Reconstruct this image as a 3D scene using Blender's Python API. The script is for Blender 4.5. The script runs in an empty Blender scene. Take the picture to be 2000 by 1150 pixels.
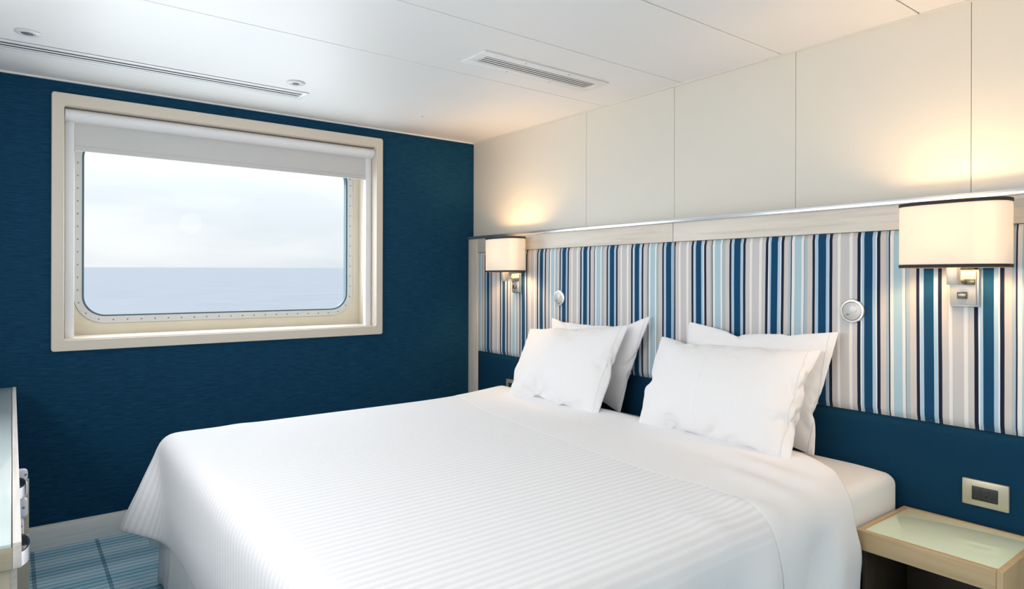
import bpy, bmesh, math, random, zlib, base64
import numpy as np
from mathutils import Vector, Matrix
R = math.radians
SC = bpy.context.scene
COL = SC.collection

# ------------------------------------------------------------------ camera, light, exposure
cam_d = bpy.data.cameras.new('camera'); cam = bpy.data.objects.new('camera', cam_d); COL.objects.link(cam)
cam_d.sensor_width = 36.0; cam_d.lens = 1273/2000*36; cam_d.shift_y = -31.4/2000; cam_d.clip_start = .02; cam_d.clip_end = 20000
cam.location = (-2.418, -3.571, 1.21)
cam.rotation_mode = 'XYZ'
cam.matrix_world = Matrix.Translation(cam.location) @ Matrix.Rotation(R(-37.5), 4, 'Z') @ Matrix.Rotation(R(90), 4, 'X') @ Matrix.Rotation(R(0.15), 4, 'Z')
SC.camera = cam
SC.view_settings.view_transform = 'Standard'; SC.view_settings.look = 'None'
SC.view_settings.exposure = 0.08; SC.view_settings.gamma = 1.0
SC.view_settings.use_curve_mapping = False
SC.cycles.max_bounces = 10; SC.cycles.diffuse_bounces = 6; SC.cycles.transparent_max_bounces = 12
SC.cycles.sample_clamp_indirect = 6.0
SC.cycles.use_denoising = True
SC.cycles.caustics_reflective = False; SC.cycles.caustics_refractive = False

SKY = 0.83          # overcast sky brightness
LAMP_W = 11       # bulb of each sconce (W)
CEIL_FILL_W = 5      # each ceiling fill lamp added behind the camera
REAR_FILL_W = 4.5      # fill from the added rear window
LEFT_FILL_W = 14.5       # fill light added on the left wall, out of view
PORT_W = 14.5      # daylight through the window

world = bpy.data.worlds.new('overcast_sky'); SC.world = world; world.use_nodes = True
wt = world.node_tree; wn = wt.nodes; wl = wt.links
bg = wn['Background']
tc = wn.new('ShaderNodeTexCoord')
mp = wn.new('ShaderNodeMapping'); mp.inputs['Scale'].default_value = (1.0, 1.0, 5.0); mp.inputs['Location'].default_value = (.3, 1.7, .4)
no = wn.new('ShaderNodeTexNoise'); no.inputs['Scale'].default_value = 2.1; no.inputs['Detail'].default_value = 6; no.inputs['Roughness'].default_value = .5
cr = wn.new('ShaderNodeValToRGB')
cr.color_ramp.elements[0].position = .36; cr.color_ramp.elements[0].color = (.84, .90, .955, 1)
cr.color_ramp.elements[1].position = .60; cr.color_ramp.elements[1].color = (1.06, 1.07, 1.08, 1)
wl.new(tc.outputs['Generated'], mp.inputs['Vector']); wl.new(mp.outputs[0], no.inputs['Vector'])
wl.new(no.outputs['Fac'], cr.inputs[0]); sp = wn.new('ShaderNodeSeparateXYZ'); wl.new(tc.outputs['Generated'], sp.inputs[0])
zc = wn.new('ShaderNodeMath'); zc.operation = 'MAXIMUM'; zc.inputs[1].default_value = 0; wl.new(sp.outputs['Z'], zc.inputs[0])
zm = wn.new('ShaderNodeMath'); zm.operation = 'MULTIPLY_ADD'; zm.inputs[1].default_value = 2*SKY; zm.inputs[2].default_value = SKY; wl.new(zc.outputs[0], zm.inputs[0])   # overcast sky: three times brighter overhead than at the horizon
wl.new(cr.outputs[0], bg.inputs[0]); wl.new(zm.outputs[0], bg.inputs[1])

def area(name, loc, rot, sx, sy, w, color=(1, 1, 1), portal=False, spread=None):
    l = bpy.data.lights.new(name, 'AREA'); l.shape = 'RECTANGLE'; l.size = sx; l.size_y = sy; l.energy = w; l.color = color
    if spread: l.spread = spread
    o = bpy.data.objects.new(name, l); COL.objects.link(o); o.location = loc; o.rotation_euler = rot
    if portal: l.cycles.is_portal = True
    return o
# daylight of the picture window, then unseen fill added behind and at left
area('window_daylight', (-1.46, .29, 1.42), (R(-90), 0, 0), 1.32, .74, PORT_W, (.86, .94, 1.0))
area('rear_fill', (-1.5, -5.07, 1.35), (R(90), 0, 0), 2.2, 1.3, REAR_FILL_W, (.93, .97, 1.0))
area('left_wall_fill', (-2.86, -2.0, 1.30), (0, R(-90), 0), .30, 1.9, LEFT_FILL_W, (.97, .98, 1.0))

# ------------------------------------------------------------------ helpers
def link(name, me, mat=None, parent=None):
    o = bpy.data.objects.new(name, me); COL.objects.link(o)
    if mat is not None:
        me.materials.clear(); me.materials.append(mat)
    if parent is not None: o.parent = parent
    return o
def fin(bm, name, mat=None, parent=None, smooth=False):
    me = bpy.data.meshes.new(name); bmesh.ops.recalc_face_normals(bm, faces=bm.faces); bm.to_mesh(me); bm.free()
    if smooth:
        for p in me.polygons: p.use_smooth = True
    return link(name, me, mat, parent)
def addbox(bm, a, b):
    x0, x1 = sorted((a[0], b[0])); y0, y1 = sorted((a[1], b[1])); z0, z1 = sorted((a[2], b[2]))
    v = [bm.verts.new(p) for p in ((x0,y0,z0),(x1,y0,z0),(x1,y1,z0),(x0,y1,z0),(x0,y0,z1),(x1,y0,z1),(x1,y1,z1),(x0,y1,z1))]
    for f in ((0,3,2,1),(4,5,6,7),(0,1,5,4),(1,2,6,5),(2,3,7,6),(3,0,4,7)): bm.faces.new([v[i] for i in f])
def box(name, a, b, mat, parent=None, bevel=0.0, seg=2):
    bm = bmesh.new(); addbox(bm, a, b)
    if bevel:
        bmesh.ops.bevel(bm, geom=list(bm.edges), offset=bevel, segments=seg, affect='EDGES', profile=.5)
    o = fin(bm, name, mat, parent, smooth=bool(bevel))
    if bevel: o.data.set_sharp_from_angle(angle=R(35))
    return o
def boxes(name, lst, mat, parent=None):
    bm = bmesh.new()
    for a, b in lst: addbox(bm, a, b)
    return fin(bm, name, mat, parent)
def empty(name, loc=(0,0,0), **kw):
    o = bpy.data.objects.new(name, None); COL.objects.link(o); o.location = loc; o.empty_display_size = .05
    for k, v in kw.items(): o[k] = v
    return o
def thing(name, loc, label, cat, group=None):
    o = empty(name, loc, label=label, category=cat)
    if group: o['group'] = group
    return o
def struct(name): return empty(name, kind='structure')
def tag(o, label, cat, group=None):
    o['label'] = label; o['category'] = cat
    if group: o['group'] = group
    return o
def off(o, loc):          # parts are modelled in world space; shift them under a placed parent
    o.data.transform(Matrix.Translation(-Vector(loc))); return o
def copy_tree(o, parent=None):
    c = o.copy(); COL.objects.link(c)
    if parent is not None: c.parent = parent
    for ch in list(o.children): copy_tree(ch, c)
    return c
def rrect(w0, w1, h0, h1, r, n=8):
    pts = []
    for cx, cy, a0 in ((w1-r, h1-r, 0), (w0+r, h1-r, 90), (w0+r, h0+r, 180), (w1-r, h0+r, 270)):
        for i in range(n+1):
            a = R(a0+90*i/n); pts.append((cx+r*math.cos(a), cy+r*math.sin(a)))
    return pts
def ring_xz(name, outer, inner, y0, y1, mat, parent, smooth=False):
    """frame between two loops of equal count, in the XZ plane, from y0 (room side) to y1"""
    bm = bmesh.new(); n = len(outer)
    V = [[bm.verts.new((p[0], y, p[1])) for p in loop] for loop, y in ((outer, y0), (inner, y0), (inner, y1), (outer, y1))]
    for k in range(4):
        A, B = V[k], V[(k+1) % 4]
        for i in range(n):
            j = (i+1) % n; bm.faces.new((A[i], A[j], B[j], B[i]))
    return fin(bm, name, mat, parent)
def lathe_x(name, prof, c, mat, parent, n=40):
    """profile [(radius, x)] turned about an axis along X through c"""
    bm = bmesh.new(); rings = []
    for r, x in prof:
        if r < 1e-6: rings.append([bm.verts.new((c[0]+x, c[1], c[2]))])
        else: rings.append([bm.verts.new((c[0]+x, c[1]+r*math.cos(2*math.pi*i/n), c[2]+r*math.sin(2*math.pi*i/n))) for i in range(n)])
    for A, B in zip(rings, rings[1:]):
        for i in range(n):
            j = (i+1) % n
            if len(A) == 1: bm.faces.new((A[0], B[i], B[j]))
            elif len(B) == 1: bm.faces.new((A[i], B[0], A[j]))
            else: bm.faces.new((A[i], B[i], B[j], A[j]))
    o = fin(bm, name, mat, parent, smooth=True); o.data.set_sharp_from_angle(angle=R(40)); return o

# ------------------------------------------------------------------ cloth: drape and fill once, then keep the still shapes
def settle(ob, frames):
    SC.frame_start = 1; SC.frame_end = frames
    for m_ in ob.modifiers:
        if m_.type == 'CLOTH': m_.point_cache.frame_end = frames
    for i in range(1, frames+1): SC.frame_set(i)
    me = ob.evaluated_get(bpy.context.evaluated_depsgraph_get()).to_mesh()
    co = np.array([v.co[:] for v in me.vertices]); SC.frame_set(1); return co
def discard(o):
    me = o.data; bpy.data.objects.remove(o); bpy.data.meshes.remove(me)
def drape_duvet(NX, NY, steps):
    YL, YR, xh, xf = -.29, -3.04, -.255, -2.29
    vs = []
    for j in range(NY):
        for i in range(NX):
            x = xh+(xf-xh)*i/(NX-1); y = YL+(YR-YL)*j/(NY-1)
            vs.append((x, y, .607+.002*math.sin(x*9+y*4)+.002*math.sin(y*17-x*5)))
    me = bpy.data.meshes.new('draping'); me.from_pydata(vs, [], [(j*NX+i, j*NX+i+1, (j+1)*NX+i+1, (j+1)*NX+i) for j in range(NY-1) for i in range(NX-1)])
    d = bpy.data.objects.new('draping', me); COL.objects.link(d)
    bm = bmesh.new(); bmesh.ops.create_cube(bm, size=1)
    for v in bm.verts: v.co = (-.06-1.88*(.5-v.co.x), -.64-1.95*(.5-v.co.y), -.2+.765*(v.co.z+.5))
    bmesh.ops.bevel(bm, geom=list(bm.edges), offset=.045, segments=4, affect='EDGES', profile=.5)
    mb = bpy.data.meshes.new('draping_form'); bm.to_mesh(mb); bm.free(); b_ = bpy.data.objects.new('draping_form', mb); COL.objects.link(b_)
    b_.modifiers.new('c', 'COLLISION'); b_.collision.thickness_outer = .014; b_.collision.cloth_friction = 12
    m_ = d.modifiers.new('cl', 'CLOTH'); s = m_.settings
    s.quality = 6; s.mass = .35; s.tension_stiffness = 25; s.compression_stiffness = 25; s.shear_stiffness = 8; s.bending_stiffness = 3.0
    s.tension_damping = 10; s.compression_damping = 10; s.shear_damping = 8; s.bending_damping = .8; s.air_damping = 2
    g = d.vertex_groups.new(name='pin')
    for i, v in enumerate(me.vertices):
        if i % NX < 2 and -2.56 < v.co.y < -.66: g.add([i], 1, 'REPLACE')
    s.vertex_group_mass = 'pin'; s.pin_stiffness = 1
    c = m_.collision_settings; c.collision_quality = 3; c.distance_min = .006; c.use_self_collision = True; c.self_distance_min = .010; c.self_friction = 5
    co = settle(d, steps).reshape(NY, NX, 3); discard(d); discard(b_); return co
def fill_pillow(seed, pressure, N_=44, M_=32, W=.74, Hh=.50):
    rng = random.Random(seed); idx = {}; vs = []; fs = []
    def vid(i, j, side):
        k = (i, j, 0) if i in (0, N_-1) or j in (0, M_-1) else (i, j, side)
        if k not in idx:
            idx[k] = len(vs); u = i/(N_-1)*2-1; v = j/(M_-1)*2-1; e = (1-u*u)*(1-v*v)
            vs.append((W/2*u, Hh/2*v, side*.03*max(0, e)**.5+(rng.gauss(0, .0012) if e > 1e-6 else 0)))
        return idx[k]
    for side in (1, -1):
        for j in range(M_-1):
            for i in range(N_-1):
                q = [vid(i, j, side), vid(i+1, j, side), vid(i+1, j+1, side), vid(i, j+1, side)]
                fs.append(q if side > 0 else q[::-1])
    me = bpy.data.meshes.new('filling'); me.from_pydata(vs, [], fs); me.update(); o = bpy.data.objects.new('filling', me); COL.objects.link(o)
    SC.gravity = (0, 0, 0)
    s = o.modifiers.new('c', 'CLOTH').settings
    s.quality = 7; s.mass = .25; s.tension_stiffness = 30; s.compression_stiffness = 12; s.shear_stiffness = 6; s.bending_stiffness = .4
    s.tension_damping = 15; s.compression_damping = 15; s.shear_damping = 15; s.bending_damping = .5; s.air_damping = 6
    s.use_pressure = True; s.uniform_pressure_force = pressure
    co = settle(o, 50); co -= co.mean(0); discard(o); SC.gravity = (0, 0, -9.81)
    G = np.zeros((2, M_, N_, 3))
    for (i, j, sd), k in idx.items():
        if sd >= 0: G[0, j, i] = co[k]
        if sd <= 0: G[1, j, i] = co[k]
    return G
DUVET_SHAPE = drape_duvet(60, 74, 60)
PILLOW_A = fill_pillow(1, 1.8); PILLOW_B = fill_pillow(5, 3.2)

# ------------------------------------------------------------------ materials
def pmat(name, color, rough=.6, metal=0.0, spec=.5, coat=0.0):
    m = bpy.data.materials.new(name); m.use_nodes = True
    b = m.node_tree.nodes['Principled BSDF']
    b.inputs['Base Color'].default_value = (*color, 1); b.inputs['Roughness'].default_value = rough
    b.inputs['Metallic'].default_value = metal; b.inputs['Specular IOR Level'].default_value = spec
    b.inputs['Coat Weight'].default_value = coat
    return m, m.node_tree, b
def N(t, typ, **kw):
    n = t.nodes.new(typ)
    for k, v in kw.items():
        if k in n.inputs: n.inputs[k].default_value = v
        else: setattr(n, k, v)
    return n
def coords(t, scale=(1,1,1), kind='Object'):
    c = N(t, 'ShaderNodeTexCoord'); m = N(t, 'ShaderNodeMapping'); m.inputs['Scale'].default_value = scale
    t.links.new(c.outputs[kind], m.inputs[0]); return m.outputs[0]
def bump(t, b, h, strength=.2, dist=.002):
    n = N(t, 'ShaderNodeBump'); n.inputs['Strength'].default_value = strength; n.inputs['Distance'].default_value = dist
    t.links.new(h, n.inputs['Height'])
    if b.inputs['Normal'].is_linked:
        t.links.new(b.inputs['Normal'].links[0].from_socket, n.inputs['Normal'])
    t.links.new(n.outputs[0], b.inputs['Normal']); return n
def ramp(t, src, stops, interp='LINEAR'):
    r = N(t, 'ShaderNodeValToRGB'); e = r.color_ramp; e.interpolation = interp
    while len(e.elements) < len(stops): e.elements.new(.5)
    for el, (p, c) in zip(e.elements, stops): el.position = p; el.color = (*c, 1)
    t.links.new(src, r.inputs[0]); return r.outputs[0]
def noisy(name, color, var=.06, scale=(3,3,3), rough=.5, bs=.05, spec=.5, detail=4, **kw):
    m, t, b = pmat(name, color, rough, spec=spec, **kw)
    v = coords(t, scale); n = N(t, 'ShaderNodeTexNoise', Scale=1.0, Detail=detail); t.links.new(v, n.inputs['Vector'])
    c = ramp(t, n.outputs['Fac'], [(.3, tuple(x*(1-var) for x in color)), (.7, tuple(min(1, x*(1+var)) for x in color))])
    t.links.new(c, b.inputs['Base Color'])
    if bs: bump(t, b, n.outputs['Fac'], bs, .002)
    return m

M = {}
M['ceiling'] = noisy('white_enamel_ceiling', (.80, .79, .785), .01, (2,2,2), .42, 0, spec=.25)
M['wallpanel'] = noisy('pale_grey_wall_panel', (.72, .685, .61), .012, (2,2,2), .42, 0)
M['white_wall'] = noisy('plain_white_wall', (.74, .73, .71), .01, (2,2,2), .6, 0)
M['dark_gap'], _, _ = pmat('shadow_gap', (.02, .022, .024), .9)
M['cream'] = noisy('cream_painted_frame', (.68, .61, .52), .01, (4,4,4), .45, 0)
M['cream_in'] = noisy('cream_painted_hull_lining', (.70, .64, .52), .02, (4,4,4), .5, 0)
M['ringw'] = noisy('painted_metal_ring', (.62, .62, .62), .02, (6,6,6), .42, 0)
M['gasket'], _, _ = pmat('rubber_gasket', (.06, .12, .15), .5)
M['plastic'], _, _ = pmat('white_plastic', (.80, .80, .82), .35)
M['screw'], _, _ = pmat('screw_steel', (.25, .24, .22), .4, .8)
M['chrome'], _, _ = pmat('chrome', (.86, .86, .88), .12, 1.0)
M['satin'], _, _ = pmat('satin_nickel', (.75, .74, .71), .34, 1.0)
M['satin_p'], _, _ = pmat('satin_silver_plastic', (.50, .49, .47), .4, .5)
M['gunmetal'], _, _ = pmat('dark_polished_metal', (.22, .20, .16), .25, .9)
M['alu'], _, _ = pmat('brushed_aluminium', (.80, .81, .83), .28, .9)
M['black'], _, _ = pmat('black_plastic', (.025, .027, .025), .4)
M['dark_trim'], _, _ = pmat('dark_brown_ribbon', (.035, .028, .024), .8)
M['socket'] = noisy('champagne_socket_plate', (.55, .52, .40), .03, (20,20,20), .35, 0, metal=.5)
M['sheet_white'] = None

# window wall cloth: deep blue with a fine horizontal slub
m, t, b = pmat('deep_blue_wallcloth', (.015, .075, .13), .8, spec=.12)
v = coords(t, (22, 22, 260)); n1 = N(t, 'ShaderNodeTexNoise', Scale=1.0, Detail=5, Roughness=.65); t.links.new(v, n1.inputs['Vector'])
v2 = coords(t, (9, 9, 520)); n2 = N(t, 'ShaderNodeTexNoise', Scale=1.0, Detail=2); t.links.new(v2, n2.inputs['Vector'])
mx = N(t, 'ShaderNodeMath', operation='ADD'); t.links.new(n1.outputs['Fac'], mx.inputs[0]); t.links.new(n2.outputs['Fac'], mx.inputs[1])
hf = N(t, 'ShaderNodeMath', operation='MULTIPLY'); hf.inputs[1].default_value = .5; t.links.new(mx.outputs[0], hf.inputs[0])
c = ramp(t, hf.outputs[0], [(.34, (.0015, .026, .058)), (.5, (.0045, .044, .094)), (.66, (.012, .070, .138))])
t.links.new(c, b.inputs['Base Color']); bump(t, b, hf.outputs[0], .35, .002); M['blue_wall'] = m

# pale limed wood, grain along a chosen axis
def wood(name, base, dark, axis, gloss=.42):
    s = [26, 26, 26]; s['XYZ'.index(axis)] = 1.6
    m, t, b = pmat(name, base, gloss)
    v = coords(t, tuple(s)); n = N(t, 'ShaderNodeTexNoise', Scale=1.6, Detail=7, Roughness=.62, Distortion=.35); t.links.new(v, n.inputs['Vector'])
    s2 = [110, 110, 110]; s2['XYZ'.index(axis)] = 4
    v2 = coords(t, tuple(s2)); n2 = N(t, 'ShaderNodeTexNoise', Scale=1.0, Detail=3); t.links.new(v2, n2.inputs['Vector'])
    mx = N(t, 'ShaderNodeMix', data_type='FLOAT'); mx.inputs[0].default_value = .35
    t.links.new(n.outputs['Fac'], mx.inputs[2]); t.links.new(n2.outputs['Fac'], mx.inputs[3])
    c = ramp(t, mx.outputs[0], [(.33, dark), (.50, base), (.68, tuple(min(1, x*1.06) for x in base))])
    t.links.new(c, b.inputs['Base Color']); bump(t, b, mx.outputs[0], .12, .001)
    return m
LB, LD = (.72, .66, .58), (.60, .535, .455)
M['wood_y'] = wood('limed_wood_horizontal', LB, LD, 'Y'); M['wood_z'] = wood('limed_wood_upright', LB, LD, 'Z'); M['wood_x'] = wood('limed_wood_skirting', (.84, .82, .79), (.70, .67, .63), 'X')
M['dark_shade_wood'] = wood('dark_brown_shade_board', (.06, .045, .03), (.04, .03, .02), 'Y')  # dark brown bed base; bedside table's inner shade put into this colour too
NB, ND = (.54, .385, .21), (.45, .31, .155)
M['night_y'] = wood('oak_veneer_long', NB, ND, 'Y'); M['night_x'] = wood('oak_veneer_cross', NB, ND, 'X'); M['night_z'] = wood('oak_veneer_upright', NB, ND, 'Z')
M['desk_y'] = wood('ash_desk_edge', (.62, .58, .55), (.50, .46, .44), 'Y'); M['desk_x'] = wood('ash_desk_end', (.40, .34, .24), (.31, .26, .18), 'X'); M['desk_z'] = wood('ash_desk_side', (.44, .39, .30), (.36, .31, .23), 'Z')

# striped upholstery: one repeat is 0.355 m wide
navy = (.0008, .055, .135); nthin = (.005, .014, .042); lb = (.42, .59, .74); wh = (.84, .82, .80)
bei = (.64, .585, .555); gb = (.43, .51, .56); teal = (.42, .585, .66); gl = (.62, .58, .565); gm = (.60, .575, .57)
SEQ = [(0, nthin), (.0104, wh), (.0149, lb), (.0225, navy), (.0513, lb), (.0614, wh), (.0657, nthin), (.0764, bei), (.0945, gb), (.1053, nthin),
       (.1085, wh), (.1195, teal), (.1476, wh), (.1571, nthin), (.1587, gb), (.1712, bei), (.1904, nthin), (.2000, wh), (.2021, lb), (.2128, navy),
       (.2422, lb), (.2532, wh), (.2553, nthin), (.2653, gl), (.2854, wh), (.2946, gm), (.3267, wh), (.3379, gm)]
m, t, b = pmat('striped_upholstery', (.5, .5, .5), .85, spec=.2)
b.inputs['Sheen Weight'].default_value = .15
tc_ = N(t, 'ShaderNodeTexCoord'); sx = N(t, 'ShaderNodeSeparateXYZ'); t.links.new(tc_.outputs['Object'], sx.inputs[0])
wv = coords(t, (1.0, 2.5, 2.2)); nz = N(t, 'ShaderNodeTexNoise', Scale=1.0, Detail=1.5); t.links.new(wv, nz.inputs['Vector'])
wob = N(t, 'ShaderNodeMath', operation='MULTIPLY_ADD'); wob.inputs[1].default_value = .009; wob.inputs[2].default_value = -.0045; t.links.new(nz.outputs['Fac'], wob.inputs[0])
a1 = N(t, 'ShaderNodeMath', operation='ADD'); t.links.new(sx.outputs['Y'], a1.inputs[0]); t.links.new(wob.outputs[0], a1.inputs[1])
a2 = N(t, 'ShaderNodeMath', operation='MULTIPLY_ADD'); a2.inputs[1].default_value = -1/.355; a2.inputs[2].default_value = 10+.002/.355; t.links.new(a1.outputs[0], a2.inputs[0])
fr = N(t, 'ShaderNodeMath', operation='FRACT'); t.links.new(a2.outputs[0], fr.inputs[0])
c = ramp(t, fr.outputs[0], [(p/.3555, q) for p, q in SEQ], 'CONSTANT')
t.links.new(c, b.inputs['Base Color'])
ww = coords(t, (600, 600, 600)); nn = N(t, 'ShaderNodeTexNoise', Scale=1.0, Detail=1); t.links.new(ww, nn.inputs['Vector']); bump(t, b, nn.outputs['Fac'], .12, .0006)
M['stripes'] = m
M['navy_cloth'] = noisy('navy_upholstery', (.001, .037, .083), .12, (260,260,260), .85, .25, spec=.2)

# linen
def linen(name, color, wr=.5, ws=6.0):
    m, t, b = pmat(name, color, .82, spec=.2)
    b.inputs['Sheen Weight'].default_value = .12
    v = coords(t, (1, 1, 1)); n = N(t, 'ShaderNodeTexNoise', Scale=ws, Detail=4, Roughness=.55, Distortion=.8); t.links.new(v, n.inputs['Vector'])
    bump(t, b, n.outputs['Fac'], wr, .010)
    n2 = N(t, 'ShaderNodeTexNoise', Scale=30.0, Detail=3, Roughness=.5, Distortion=1.2); t.links.new(v, n2.inputs['Vector']); bump(t, b, n2.outputs['Fac'], .12, .003)
    return m, t, b
M['linen'], _, _ = linen('white_cotton', (.85, .84, .85), .35)
M['sheet'], _, _ = linen('white_bed_sheet', (.86, .85, .84), .3, 5)
m, t, b = linen('white_pillowcase', (.86, .85, .86), .55, 8)
# the ironed fold down the middle of a pillowcase
tc_ = N(t, 'ShaderNodeTexCoord'); sx = N(t, 'ShaderNodeSeparateXYZ'); t.links.new(tc_.outputs['UV'], sx.inputs[0])
g = N(t, 'ShaderNodeMath', operation='MULTIPLY_ADD'); g.inputs[1].default_value = .05; t.links.new(sx.outputs['Y'], g.inputs[0]); t.links.new(sx.outputs['X'], g.inputs[2])
g1 = N(t, 'ShaderNodeMath', operation='SUBTRACT'); g1.inputs[1].default_value = .47; t.links.new(g.outputs[0], g1.inputs[0])
g2 = N(t, 'ShaderNodeMath', operation='ABSOLUTE'); t.links.new(g1.outputs[0], g2.inputs[0])
g3 = N(t, 'ShaderNodeMapRange'); g3.inputs[2].default_value = .006; g3.inputs[3].default_value = 0; g3.inputs[4].default_value = 1; t.links.new(g2.outputs[0], g3.inputs[0])
bump(t, b, g3.outputs[0], .35, .003)
h1 = N(t, 'ShaderNodeMath', operation='SUBTRACT'); h1.inputs[1].default_value = .955; t.links.new(sx.outputs['X'], h1.inputs[0])
h2 = N(t, 'ShaderNodeMath', operation='ABSOLUTE'); t.links.new(h1.outputs[0], h2.inputs[0])
h3 = N(t, 'ShaderNodeMapRange'); h3.inputs[2].default_value = .004; h3.inputs[3].default_value = 0; h3.inputs[4].default_value = 1; t.links.new(h2.outputs[0], h3.inputs[0])
bump(t, b, h3.outputs[0], .6, .003)
M['pillow'] = m
# satin-striped duvet, stripes along its length (UV in metres)
m, t, b = linen('satin_stripe_duvet_cover', (.79, .785, .80), .40, 4)
tc_ = N(t, 'ShaderNodeTexCoord'); sx = N(t, 'ShaderNodeSeparateXYZ'); t.links.new(tc_.outputs['UV'], sx.inputs[0])
w1 = N(t, 'ShaderNodeMath', operation='MULTIPLY'); w1.inputs[1].default_value = 2*math.pi/.026; t.links.new(sx.outputs['Y'], w1.inputs[0])
w2 = N(t, 'ShaderNodeMath', operation='SINE'); t.links.new(w1.outputs[0], w2.inputs[0])
w3 = N(t, 'ShaderNodeMapRange'); w3.inputs[1].default_value = -1; w3.inputs[2].default_value = 1; t.links.new(w2.outputs[0], w3.inputs[0])
lo = N(t, 'ShaderNodeMapRange'); lo.inputs[1].default_value = 2.26; lo.inputs[2].default_value = 2.42; lo.inputs[3].default_value = 1; lo.inputs[4].default_value = 0; t.links.new(sx.outputs['Y'], lo.inputs[0])
w4 = N(t, 'ShaderNodeMath', operation='MULTIPLY'); t.links.new(w3.outputs[0], w4.inputs[0]); t.links.new(lo.outputs[0], w4.inputs[1])
c = ramp(t, w4.outputs[0], [(.25, (.80, .79, .81)), (.75, (.87, .865, .88))])
t.links.new(c, b.inputs['Base Color']); bump(t, b, w4.outputs[0], .30, .002)
M['duvet'] = m

# carpet: blue tartan-like rib
m, t, b = pmat('blue_check_carpet', (.2, .35, .5), .95, spec=.1)
tc_ = N(t, 'ShaderNodeTexCoord'); sx = N(t, 'ShaderNodeSeparateXYZ'); t.links.new(tc_.outputs['Object'], sx.inputs[0])
def wave(src, pitch, ph=0):
    a = N(t, 'ShaderNodeMath', operation='MULTIPLY_ADD'); a.inputs[1].default_value = 2*math.pi/pitch; a.inputs[2].default_value = ph; t.links.new(src, a.inputs[0])
    s_ = N(t, 'ShaderNodeMath', operation='SINE'); t.links.new(a.outputs[0], s_.inputs[0])
    q = N(t, 'ShaderNodeMapRange'); q.inputs[1].default_value = -1; q.inputs[2].default_value = 1; t.links.new(s_.outputs[0], q.inputs[0]); return q.outputs[0]
wy = wave(sx.outputs['Y'], .036); wy2 = wave(sx.outputs['Y'], .21, 1.0)
mm = N(t, 'ShaderNodeMix', data_type='FLOAT'); mm.inputs[0].default_value = .4; t.links.new(wy, mm.inputs[2]); t.links.new(wy2, mm.inputs[3])
cc = ramp(t, mm.outputs[0], [(.1, (.20, .42, .58)), (.5, (.38, .62, .76)), (.95, (.62, .80, .90))])
# dark line pairs every 0.24 m running to the window
fx = N(t, 'ShaderNodeMath', operation='MULTIPLY_ADD'); fx.inputs[1].default_value = 1/.24; fx.inputs[2].default_value = 20+2.105/.24+.5; t.links.new(sx.outputs['X'], fx.inputs[0])
f2 = N(t, 'ShaderNodeMath', operation='FRACT'); t.links.new(fx.outputs[0], f2.inputs[0])
f3 = N(t, 'ShaderNodeMath', operation='SUBTRACT'); f3.inputs[1].default_value = .5; t.links.new(f2.outputs[0], f3.inputs[0])
f4 = N(t, 'ShaderNodeMath', operation='ABSOLUTE'); t.links.new(f3.outputs[0], f4.inputs[0])
f5 = ramp(t, f4.outputs[0], [(0, (.55, .6, .65)), (.008, (.45, .52, .6)), (.022, (.35, .45, .52)), (.034, (1, 1, 1))])
mu = N(t, 'ShaderNodeMix', data_type='RGBA', blend_type='MULTIPLY'); mu.inputs[0].default_value = 1; t.links.new(cc, mu.inputs[6]); t.links.new(f5, mu.inputs[7])
t.links.new(mu.outputs[2], b.inputs['Base Color'])
pn = N(t, 'ShaderNodeTexNoise', Scale=400.0, Detail=2); t.links.new(tc_.outputs['Object'], pn.inputs['Vector']); bump(t, b, pn.outputs['Fac'], .5, .004)
M['carpet'] = m

# glass
m = bpy.data.materials.new('window_glass'); m.use_nodes = True; t = m.node_tree; t.nodes.clear()
o_ = N(t, 'ShaderNodeOutputMaterial'); tr = N(t, 'ShaderNodeBsdfTransparent'); tr.inputs[0].default_value = (.96, .985, .985, 1)
gl_ = N(t, 'ShaderNodeBsdfGlossy', Roughness=.02); fz = N(t, 'ShaderNodeFresnel', IOR=1.16); mxs = N(t, 'ShaderNodeMixShader')
t.links.new(fz.outputs[0], mxs.inputs[0]); t.links.new(tr.outputs[0], mxs.inputs[1]); t.links.new(gl_.outputs[0], mxs.inputs[2]); t.links.new(mxs.outputs[0], o_.inputs[0])
M['glass'] = m
M['green_glass'], _, _ = pmat('pale_green_backpainted_glass', (.70, .80, .62), .05, spec=.35)
M['desk_glass'], _, _ = pmat('pale_backpainted_glass_top', (.58, .66, .66), .08, coat=.5)
m, t, b = pmat('blind_fabric', (.60, .595, .59), .9, spec=.1)
v = coords(t, (500, 500, 500)); n = N(t, 'ShaderNodeTexNoise', Scale=1.0, Detail=1); t.links.new(v, n.inputs['Vector']); bump(t, b, n.outputs['Fac'], .3, .0006)
M['blind'] = m
# lamp shade: linen that lets the bulb through
m = bpy.data.materials.new('lit_lamp_shade'); m.use_nodes = True; t = m.node_tree; t.nodes.clear()
o_ = N(t, 'ShaderNodeOutputMaterial'); d_ = N(t, 'ShaderNodeBsdfDiffuse'); d_.inputs[0].default_value = (.9, .87, .8, 1)
tl = N(t, 'ShaderNodeBsdfTranslucent'); tl.inputs[0].default_value = (.93, .89, .84, 1); ms = N(t, 'ShaderNodeMixShader'); ms.inputs[0].default_value = .23
t.links.new(d_.outputs[0], ms.inputs[1]); t.links.new(tl.outputs[0], ms.inputs[2]); t.links.new(ms.outputs[0], o_.inputs[0]); M['shade'] = m
def emis(name, col, s):
    m = bpy.data.materials.new(name); m.use_nodes = True; b = m.node_tree.nodes['Principled BSDF']
    b.inputs['Base Color'].default_value = (*col, 1); b.inputs['Emission Color'].default_value = (*col, 1); b.inputs['Emission Strength'].default_value = s; return m
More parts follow.
